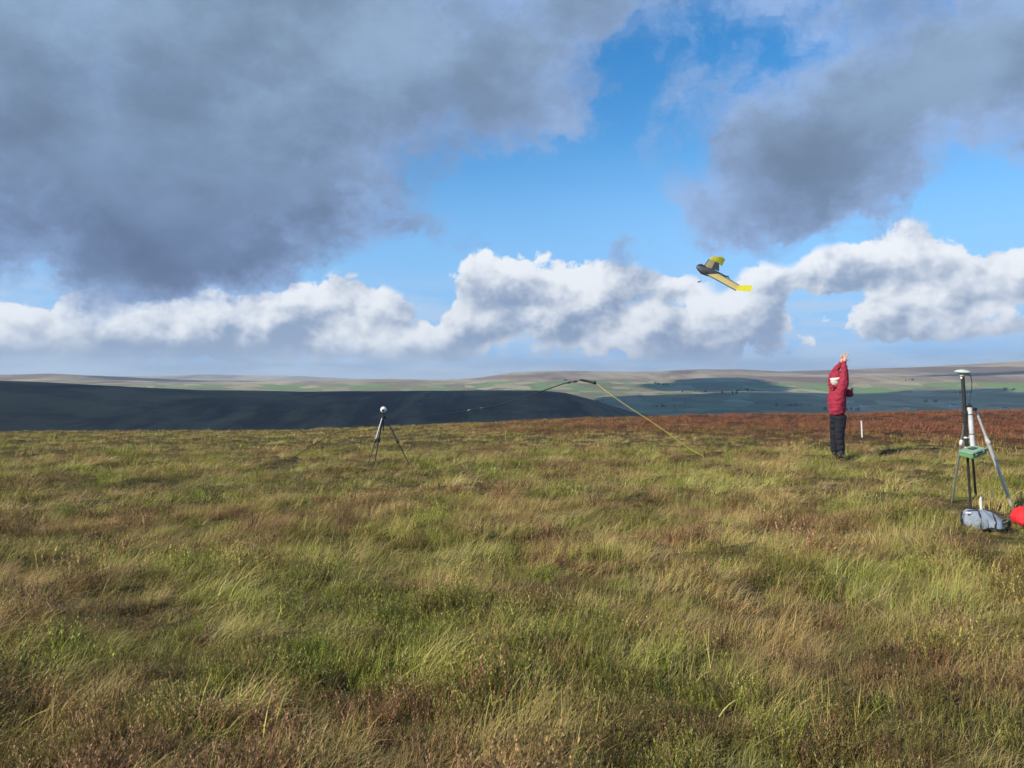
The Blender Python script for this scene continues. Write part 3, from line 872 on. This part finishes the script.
def ball_tripod():
    d0 = on_ground(383, 463)
    root = empty('tripod', d0)
    tag(root, 'slim black tripod with a small white ball on top, standing left of the dark cord', 'tripod')
    def l(px, py): return on_ground(px, py) - d0
    top = at(383.5, 416, d0.y) - d0
    k = d0.y / F
    feet = [l(368, 464.5), l(374.5, 463), l(410, 465)]
    for i, f in enumerate(feet):
        f.z = gz(f.x + d0.x, f.y + d0.y) - d0.z - .02
        leg(root, top + (f - top).normalized() * .02 + Vector(((f.x) * .04, f.y * .04, 0)), f, .014, .010, M['alu_grey'] if i == 0 else M['dark'], M['black'], .5, M['black'])
    mb = MB(); mb.lathe([(.030, -.05), (.042, -.045), (.042, .0), (.030, .012), (.018, .016), (.018, .05), (.026, .055), (.026, .07)], 20, loc=top); hd = mb.build('head', M['black'], root)
    mb = MB(); mb.tube([top + Vector((0, 0, -.30)), top + Vector((0, 0, -.03))], .011, 10); mb.build('centre_column', M['dark'], root)
    c = top + Vector((0, 0, .125))
    mb = MB(); bmesh.ops.create_uvsphere(mb.bm, u_segments=24, v_segments=16, radius=.062)
    b = mb.build('white_ball', M['white'], root); b.location = c
    mb = MB(); mb.tube([(0, -.055, -.012), (0, -.068, -.014)], [.026, .024], 18); mb.tube([(0, 0, -.075), (0, 0, -.052)], [.02, .034], 16)
    mb.build('lens', M['black'], b)
    for f in feet: CLEAR.append((f.x + d0.x, f.y + d0.y, .12))
ball_tripod()

def survey_station():
    g = on_ground(975, 507)
    D = g.y
    root = empty('survey_tripod', g)
    tag(root, 'tall silver surveying tripod at the right carrying a pole and green case', 'tripod')
    hub = at(971, 408, D) - g
    fr = on_ground(1013.5, 509) - g; fl = on_ground(951.5, 503) - g; fb = on_ground(976, 497) - g
    for f in (fr, fl, fb): f.z = gz(f.x + g.x, f.y + g.y) - g.z - .02
    leg(root, hub + Vector((.05, 0, 0)), fr, .014, .021, M['alu'], M['alu'], .33, M['alu'])
    leg(root, hub + Vector((-.03, .04, 0)), fl, .012, .013, M['alu_grey'], M['alu_grey'], .35, M['white'])
    leg(root, hub + Vector((.0, .05, 0)), fb, .013, .016, M['dark'], M['dark'], .45, M['dark'])
    mb = MB(); mb.lathe([(.05, -.035), (.068, -.03), (.068, .0), (.05, .008)], 24, loc=hub); mb.build('head', M['dark'], root)
    # pole with antenna
    pr_ = empty('antenna_pole', g + Vector((0, 0, 0)))
    tag(pr_, 'grey survey pole topped by a flat round pale green antenna', 'survey pole')
    pf = on_ground(970.8, 510); D = pf.y + .1; a = pf - g; t = at(962.6, 375.5, D - .10) - g
    a2 = at(967.3, 452, D - .10) - g
    mb = MB(); mb.tube([a + (a - t) * .01, a2, a2.lerp(t, .02), t], [.013, .015, .022, .021], 16); mb.tube([t.lerp(a2, .47), t.lerp(a2, .50)], .030, 16); mb.tube([t.lerp(a2, .70), t.lerp(a2, .72)], .028, 16)
    mb.build('pole', M['dark'], pr_)
    mb = MB(); mb.lathe([(.022, -.035), (.035, -.03), (.040, -.005), (.075, .004), (.108, .016), (.112, .026), (.104, .038), (.070, .052), (.030, .060), (.004, .062)], 32, loc=(0, 0, 0))
    an = mb.build('antenna', M['antenna'], pr_); an.location = t + Vector((0, 0, .02)); an.rotation_euler = (R(3), R(4), 0); an.scale = (.80, .80, .85)
    mb = MB(); mb.lathe([(.024, -.07), (.024, -.04)], 14); c = mb.build('collar', M['white'], an)
    p = [t + Vector((.03, -.01, .015)), t + Vector((.075, -.02, .0)), t + Vector((.098, -.02, -.07)), t + Vector((.098, -.01, -.20)), t + Vector((.06, -.02, -.36)), t + Vector((.035, -.025, -.6)), t + Vector((.05, -.025, -.85))]
    mb = MB(); mb.tube(bez(p), .0045, 8); mb.build('cable', M['black'], pr_)
    for q, cm in ((.80, 'white'), (.93, 'white'), (.60, 'black')):
        mb = MB(); mb.tube([t.lerp(a2, q), t.lerp(a2, q + .018)], .028, 14); mb.build('strap', M[cm], pr_)
    # white tube clamped beside the pole
    b = at(972.8, 446, D - .12); t2 = at(969.6, 407, D - .12)
    rt = empty('radio_tube', b); tag(rt, 'upright white tube with a black cap strapped beside the survey pole', 'tube')
    v = t2 - b
    mb = MB(); mb.tube([Vector((0, 0, 0)), v * .01, v * .99, v], [.024, .028, .028, .024], 20); mb.build('housing', M['tube'], rt)
    mb = MB(); mb.tube([v * .995, v * 1.03, v * 1.05, v * 1.09], [.030, .030, .014, .012], 16); mb.build('cap', M['black'], rt)
    for q in (.30, .80):
        mb = MB(); mb.tube([v * q, v * (q + .02)], .031, 20); mb.build('strap', M['black'], rt)
    # green case across the legs
    cc = at(972.5, 451.5, D - .22)
    gc = empty('instrument_case', cc); gc.rotation_euler = (R(8), R(-13), R(24)); gc.scale = (.82, .82, .9)
    tag(gc, 'flat green instrument case resting on the survey tripod below the white tube', 'case')
    mb = MB(); mb.box((0, 0, -.018), (.30, .22, .055), .008); mb.build('base', M['greenbox'], gc)
    mb = MB(); mb.box((0, 0, .022), (.305, .225, .024), .008); ld = mb.build('lid', M['greenlid'], gc)
    mb = MB(); mb.box((.02, .01, .0355), (.12, .09, .005), .002); mb.build('screen', M['dark'], ld)
    mb = MB(); mb.tube(bez([(-.12, -.11, .0), (-.12, -.14, .03), (0, -.15, .03), (.12, -.14, .03), (.12, -.11, .0)]), .006, 8); mb.build('handle', M['black'], gc)
    for x in (-.08, .08):
        mb = MB(); mb.box((x, -.116, .008), (.03, .008, .03), .002); mb.build('latch', M['white'], gc)
    for f in (fr, fl, fb): CLEAR.append((f.x + g.x, f.y + g.y, .15))

def bez(pts, n=6):
    """smooth curve through the points (Catmull-Rom)"""
    P = [Vector(p) for p in pts]; P = [P[0] * 2 - P[1]] + P + [P[-1] * 2 - P[-2]]
    out = []
    for i in range(1, len(P) - 2):
        for k in range(n):
            t = k / n
            a, b, c, d = P[i - 1:i + 3]
            out.append(.5 * ((2 * b) + (c - a) * t + (2 * a - 5 * b + 4 * c - d) * t * t + (3 * b - a - 3 * c + d) * t ** 3))
    out.append(P[-2]); return out
survey_station()

# ------------------------------------------------------------------ bags
def grey_bag():
    g = on_ground(982, 530)
    root = empty('rucksack', g, R(-14)); tag(root, 'grey blue canvas rucksack lying in the grass in front of the survey tripod', 'rucksack'); root.scale = (.92, .92, .92)
    mb = MB(); soft_box(mb, (.46, .26, .24), amp=.034, seed=3, top_taper=.30)
    for v in mb.bm.verts: v.co.z += .125 - .10 * (v.co.x + .23) * .9 * (v.co.z > -.06)
    b = mb.build('bag_body', M['bag'], root)
    mb = MB(); soft_box(mb, (.17, .05, .13), amp=.008, seed=9, top_taper=.1); f = mb.build('front_pocket', M['bag'], root); f.location = (-.05, -.115, .09)
    mb = MB(); mb.box((-.165, -.085, .205), (.06, .03, .022), .006, None); mb.build('label_patch', M['white'], root)
    mb = MB(); mb.tube(bez([(.20, -.08, .10), (.25, -.10, .13), (.265, -.06, .08), (.26, -.02, .02)]), [.014] * 19, 8); mb.tube(bez([(.19, .04, .12), (.25, .02, .12), (.28, .0, .05), (.25, -.04, .01)]), .013, 8)
    mb.build('strap', M['black'], root)
    mb = MB(); mb.tube(bez([(-.215, -.02, .20), (-.235, -.06, .15), (-.23, -.09, .06), (-.20, -.10, .01)]), .011, 8); mb.build('strap', M['black'], root)
    for xx in (-.06, .09):
        mb = MB(); mb.tube(bez([(xx, -.150, .03), (xx, -.150, .10), (xx + .005, -.11, .215 - (xx + .23) * .18), (xx + .01, .0, .262 - (xx + .23) * .20), (xx + .01, .11, .19 - (xx + .23) * .15)]), .007, 6); mb.build('strap', M['dark'], root)
    mb = MB(); mb.tube(bez([(-.17, -.05, .225), (-.05, -.02, .222), (.08, -.02, .185), (.18, -.03, .13)]), .005, 6); mb.build('zip', M['dark'], root)
    CLEAR.append((g.x, g.y, .34)); CLEAR.append((g.x, g.y - .3, .25))
def red_bag():
    g = on_ground(1026, 527)
    root = empty('red_bag', g, R(8)); tag(root, 'bright red bag in the grass at the right edge beside the tripod leg', 'bag')
    mb = MB(); soft_box(mb, (.30, .24, .21), amp=.02, seed=23, top_taper=.35)
    for v in mb.bm.verts: v.co.z += .115
    mb.build('bag_body', M['red'], root)
    mb = MB(); mb.tube(bez([(.0, 0, .19), (.02, 0, .215), (.08, 0, .215), (.10, 0, .19)]), .011, 8); mb.build('handle', M['red'], root)
    mb = MB(); mb.tube(bez([(-.12, -.06, .165), (0, -.07, .193), (.12, -.06, .165)]), .005, 6); mb.build('zip', M['black'], root)
    CLEAR.append((g.x, g.y, .25))
grey_bag(); red_bag()

# ------------------------------------------------------------------ marker stakes
def stake(px, py, top, w, label, cap=None):
    g = on_ground(px, py); h = (py - top) / F * g.y
    root = empty('marker_stake', g); tag(root, label, 'stake')
    mb = MB(); mb.box((-.006, 0, h * .5 - .02), (w, w * .7, h + .04), w * .12, Matrix.Rotation(R(-3), 3, 'Y')); mb.build('post', M['stakew'], root)
    mb = MB(); mb.lathe([(w * .55, 0), (w * .62, .01), (w * .5, .02), (.004, .035)], 14, loc=(-h * .052, 0, h - .01)); mb.build('cap', cap or M['stakew'], root)
    CLEAR.append((g.x, g.y, .3)); return root
stake(862, 437.5, 421.5, .034, 'thin white marker stake standing in the russet heather right of the person')
stake(981.5, 513, 499, .024, 'short pale green marker peg just behind the grey rucksack', M['antenna'])

# ------------------------------------------------------------------ launching bungee, pulled up into the air
def bungee():
    g = on_ground(285, 462)
    root = empty('launch_bungee', g); tag(root, 'thin dark bungee and yellow tow line arching above the moor left of the person', 'bungee')
    L_ = lambda px, py, d: at(px, py, d) - g
    e = on_ground(704, 457)
    mb = MB(); mb.tube(bez([(0, 0, -.02), L_(310, 447.3, 16.9), L_(335, 433.5, 17.4), L_(372, 424, 17.6), L_(415, 417, 17.8), L_(469, 410.5, 18)]), .0065, 8); mb.build('ground_line', M['cord'], root)
    mb = MB(); mb.tube(bez([L_(469, 410.5, 18), L_(500, 404.5, 18.1), L_(532, 394.5, 18.2), L_(566, 383, 18.3), L_(577, 381.6, 18.3)]), .013, 8); mb.build('elastic_cord', M['cord'], root)
    for px, py, mm in ((469.5, 410.3, 'alu_grey'), (481, 408.4, 'alu_grey'), (569, 382.6, 'black'), (575, 381.5, 'black')):
        c = L_(px, py, 18.05 if px < 500 else 18.3)
        mb = MB(); mb.tube([c + Vector((-.05, 0, -.012)), c + Vector((-.02, 0, -.004)), c + Vector((.02, 0, .004)), c + Vector((.05, 0, .012))], [.010, .022, .022, .010], 12); mb.build('clip', M[mm], root)
    a, b = L_(577, 381.4, 18.3), L_(580.5, 380.2, 18.3)
    mb = MB(); mb.tube([a, b], .007, 8); mb.build('link', M['black'], root)
    a, b = L_(580, 379.8, 18.3), L_(596, 383, 18.3)
    mb = MB(); mb.tube([a, a.lerp(b, .15), a.lerp(b, .8), a.lerp(b, .84), b], [.018, .026, .026, .038, .034], 12); mb.build('handle', M['black'], root)
    p = [b, L_(606, 391, 18.2), L_(625, 404.5, 18.1), L_(660, 427.5, 18), L_(690, 449, 17.95), e - g]
    mb = MB(); mb.tube(bez(p), .0072, 8); mb.build('tow_line', M['yrope'], root)
    ge = e - g; CLEAR.append((e.x, e.y, .45)); CLEAR.append((g.x, g.y, .3))
    mb = MB(); mb.tube([ge + Vector((0, 0, -.05)), ge + Vector((0, 0, .12)), ge + Vector((0, 0, .13))], [.008, .010, .018], 8); mb.build('peg', M['dark'], root)
    mb = MB(); mb.tube([(0, 0, -.08), (0, 0, .08), (0, 0, .09)], [.008, .010, .018], 8); mb.build('peg', M['dark'], root)
bungee()

# ------------------------------------------------------------------ drone
def loft(mb, secs, n=10, t=.10):
    """airfoil sections between leading and trailing edges: (le, te, up)"""
    rings = []
    for le, te, up in secs:
        le, te, up = Vector(le), Vector(te), Vector(up).normalized(); c = (te - le).length; ring = []
        xs = [0.5 * (1 - math.cos(math.pi * i / n)) for i in range(n + 1)]
        th = lambda x: 5 * t * (0.2969 * x ** .5 - 0.126 * x - 0.3516 * x * x + 0.2843 * x ** 3 - 0.1015 * x ** 4)
        for x in xs: ring.append(mb.bm.verts.new(le.lerp(te, x) + up * th(x) * c))
        for x in xs[-2:0:-1]: ring.append(mb.bm.verts.new(le.lerp(te, x) - up * th(x) * c * .6))
        rings.append(ring)
    for a, b in zip(rings, rings[1:]):
        k = len(a)
        for i in range(k): mb.bm.faces.new((a[i], a[(i + 1) % k], b[(i + 1) % k], b[i]))
    mb.bm.faces.new(rings[0]); mb.bm.faces.new(rings[-1][::-1])
def drone():
    D = 20.0; o = at(711, 271, D)
    root = empty('flying_wing_drone', o); tag(root, 'yellow tipped flying wing drone with a dark grey body banking in the sky', 'drone')
    def q(px, py, dy=0): return at(px, py, D + dy) - o
    up = Vector((.12, -.62, .78))
    # fuselage pod
    ax = [(696.0, 266.0, -.02), (698.5, 267.5, -.02), (703, 270.2, 0), (709, 272.3, 0), (716, 273.6, .04), (722, 275.3, .08), (727, 276.6, .12)]
    rr = [.010, .065, .105, .105, .070, .038, .010]
    mb = MB(); mb.tube([q(*a) for a in ax], rr, 20); f = mb.build('body', M['carbon'], root)
    mb = MB(); mb.tube([q(697.5, 265.4, -.03), q(701, 265.6, -.03), q(706, 267, -.02)], [.02, .045, .02], 14); mb.build('canopy', M['dark'], f)
    # wings
    def wing(nm, r_le, r_te, t_le, t_te, mt, upv=up):
        mb = MB(); loft(mb, [(r_le, r_te, upv), (t_le, t_te, upv)]); return mb.build(nm, mt, root)
    rl, rt_ = q(706.5, 274.2, -.05), q(716, 272.0, .10); tl, tt = q(735.5, 290.2, -.85), q(739.5, 285.2, -.70)
    w = wing('wing', rl, rt_, tl, tt, M['foam'])
    mb = MB(); mb.tube([rl, tl], .016, 10); mb.build('leading_edge', M['carbon'], w)
    mb = MB(); loft(mb, [(rt_.lerp(rl, .18), rt_ + (rt_ - rl) * .10, up), (tt.lerp(tl, .12), tt + (tt - tl) * .05, up)]); mb.build('elevon', M['carbon'], w)
    wing('wing_tip', tl, tt, q(750.5, 291.6, -.92), q(752.8, 285.4, -.80), M['yellow'])
    rl, rt_ = q(703.5, 267, .05), q(716, 270, .20); tl, tt = q(709, 259.5, .62), q(717.5, 262.0, .72)
    w2 = wing('wing', rl, rt_, tl, tt, M['foam'])
    mb = MB(); mb.tube([rl, tl], .014, 10); mb.build('leading_edge', M['carbon'], w2)
    mb = MB(); loft(mb, [(tl, tt, up), (q(712, 256.8, .85), q(724.5, 257.2, .95), up)]); mb.build('wing_tip', M['yellow'], root)
    mb = MB(); loft(mb, [(tt.lerp(tl, .3), tt + Vector((.03, 0, -.03)), up), (q(718, 257.0, .80), q(725.5, 259, .92), up), (q(719, 264, .7), q(722, 266, .75), up)], t=.05)
    bmesh.ops.delete(mb.bm, geom=[], context='VERTS'); mb.build('winglet', M['yellow'], root)
    # fin
    mb = MB(); loft(mb, [(q(711.5, 268.6, .02), q(719.2, 271.2, .06), (0, 1, .1)), (q(714.8, 261.5, .02), q(719.2, 263.0, .06), (0, 1, .1))], t=.09); mb.build('fin', M['carbon'], root)
    mb = MB(); mb.tube([q(726.5, 276.5, .1), q(728.5, 277, .12)], [.012, .016], 10)
    for s in (-1, 1): mb.tube([q(728, 276.9, .12), q(728, 276.9, .12) + Vector((.01, s * .05, s * .03)), q(728, 276.9, .12) + Vector((.02, s * .09, s * .055))], [.006, .012, .004], 6)
    mb.build('propeller', M['black'], root)
drone()

def bird():
    c = at(699.5, 281.8, 45)
    root = empty('bird', c); tag(root, 'tiny dark bird gliding in the blue gap just under the drone', 'bird')
    mb = MB(); bm = mb.bm
    mb.tube([(-.12, 0, -.02), (-.08, 0, -.01), (0, 0, 0), (.09, 0, .02), (.13, 0, .03)], [.004, .022, .032, .018, .012], 10)
    for s in (-1, 1):
        loft(mb, [((-.05, s * .02, .0), (.05, s * .02, .01), (0, 0, 1)), ((-.03, s * .16, .03), (.05, s * .17, .035), (0, 0, 1)), ((.02, s * .30, .015), (.05, s * .31, .015), (0, 0, 1))], t=.08)
    mb.build('body', M['dark'], root); root.rotation_euler = (R(10), R(-12), R(-35))
bird()

# ------------------------------------------------------------------ farmsteads far down the valley
def farmhouse(px, r, rz, L=13, W=7, H=5.2, label=''):
    a = math.atan((px - 512) / F); x, y = math.sin(a) * r, math.cos(a) * r
    root = empty('farmhouse', (x, y, float(terrain(x, y)) - .4), R(rz)); tag(root, label, 'farmhouse', 'farmhouses far down in the valley')
    mb = MB(); mb.box((0, 0, H / 2), (L, W, H), 0); bm = mb.bm
    for s in (-1, 1):
        vs = [bm.verts.new((s * L / 2, -W / 2, H)), bm.verts.new((s * L / 2, W / 2, H)), bm.verts.new((s * L / 2, 0, H + W * .42))]
        bm.faces.new(vs)
    mb.build('wall', M['wall'], root, False)
    mb = MB(); bm = mb.bm
    e = .4; z0 = H - .15; z1 = H + W * .42 + .12
    pts = [(-L / 2 - e, -W / 2 - e, z0), (L / 2 + e, -W / 2 - e, z0), (L / 2 + e, 0, z1), (-L / 2 - e, 0, z1), (-L / 2 - e, W / 2 + e, z0), (L / 2 + e, W / 2 + e, z0)]
    lo = [bm.verts.new(p) for p in pts]; hi = [bm.verts.new((p[0], p[1], p[2] + .25)) for p in pts]
    for q in ((0, 1, 2, 3), (3, 2, 5, 4)): bm.faces.new([hi[i] for i in q]); bm.faces.new([lo[i] for i in q][::-1])
    for i, j in ((0, 1), (1, 2), (2, 5), (5, 4), (4, 3), (3, 0)): bm.faces.new((lo[i], lo[j], hi[j], hi[i]))
    rf = mb.build('roof', M['roof'], root, False)
    for s in (-1, 1):
        mb = MB(); mb.box((s * (L / 2 - .6), 0, z1 + .5), (.9, .9, 1.6)); mb.build('chimney', M['wall'], rf, False)
    for k in (-1, 0, 1):
        for zz in (1.6, 3.8):
            mb = MB()
            if k == 0 and zz < 2: mb.box((0, -W / 2 - .02, 1.1), (1.1, .1, 2.2)); mb.build('door', M['glass'], root, False)
            else: mb.box((k * L * .3, -W / 2 - .02, zz), (1.1, .1, 1.3)); mb.build('window', M['glass'], root, False)
for px, r, rz, L, lab in ((864.5, 3250, 8, 26, 'pale farmhouse in the shaded valley just right of the person'),
                          (907, 3150, -15, 20, 'pale farmhouse in the valley midway between the person and the survey tripod'),
                          (953.5, 3300, 12, 28, 'long pale farmhouse in the valley just left of the survey pole'),
                          (1004, 3150, -5, 22, 'pale farmhouse in the valley right of the survey tripod'),
                          (656, 4900, 10, 24, 'small white farmhouse on the sunlit green slope right of the tow line')):
    farmhouse(px, r, rz, L, 9, 6, lab)

def woods():
    """copses and hedgerow trees too far to count"""
    g = np.random.default_rng(5); bm = bmesh.new()
    for k in range(22):
        px = g.uniform(560, 1120); r = g.choice([g.uniform(2850, 3700), g.uniform(3900, 5200)]); a = math.atan((px - 512) / F)
        cx, cy = math.sin(a) * r, math.cos(a) * r; n = int(g.integers(4, 14)); th = g.uniform(-.3, .3)
        for j in range(n):
            u = g.normal(0, 1) * (50 if n > 12 else 25); v = g.normal(0, 9)
            x = cx + u * math.cos(th) - v * math.sin(th); y = cy + u * math.sin(th) + v * math.cos(th); h = g.uniform(6, 12)
            res = bmesh.ops.create_icosphere(bm, subdivisions=2, radius=1, matrix=Matrix.Translation((x, y, float(terrain(x, y)) + h * .45)) @ Matrix.Diagonal((h * .45, h * .45, h * .6, 1)))
            for vv in res['verts']: vv.co += Vector((1, 1, 1)) * 1.4 * mnoise.noise(vv.co * .35)
    me = bpy.data.meshes.new('distant_trees'); bm.to_mesh(me); bm.free()
    tag(link('distant_trees', me, M['wood']), kind='stuff')
woods()
build_grass()
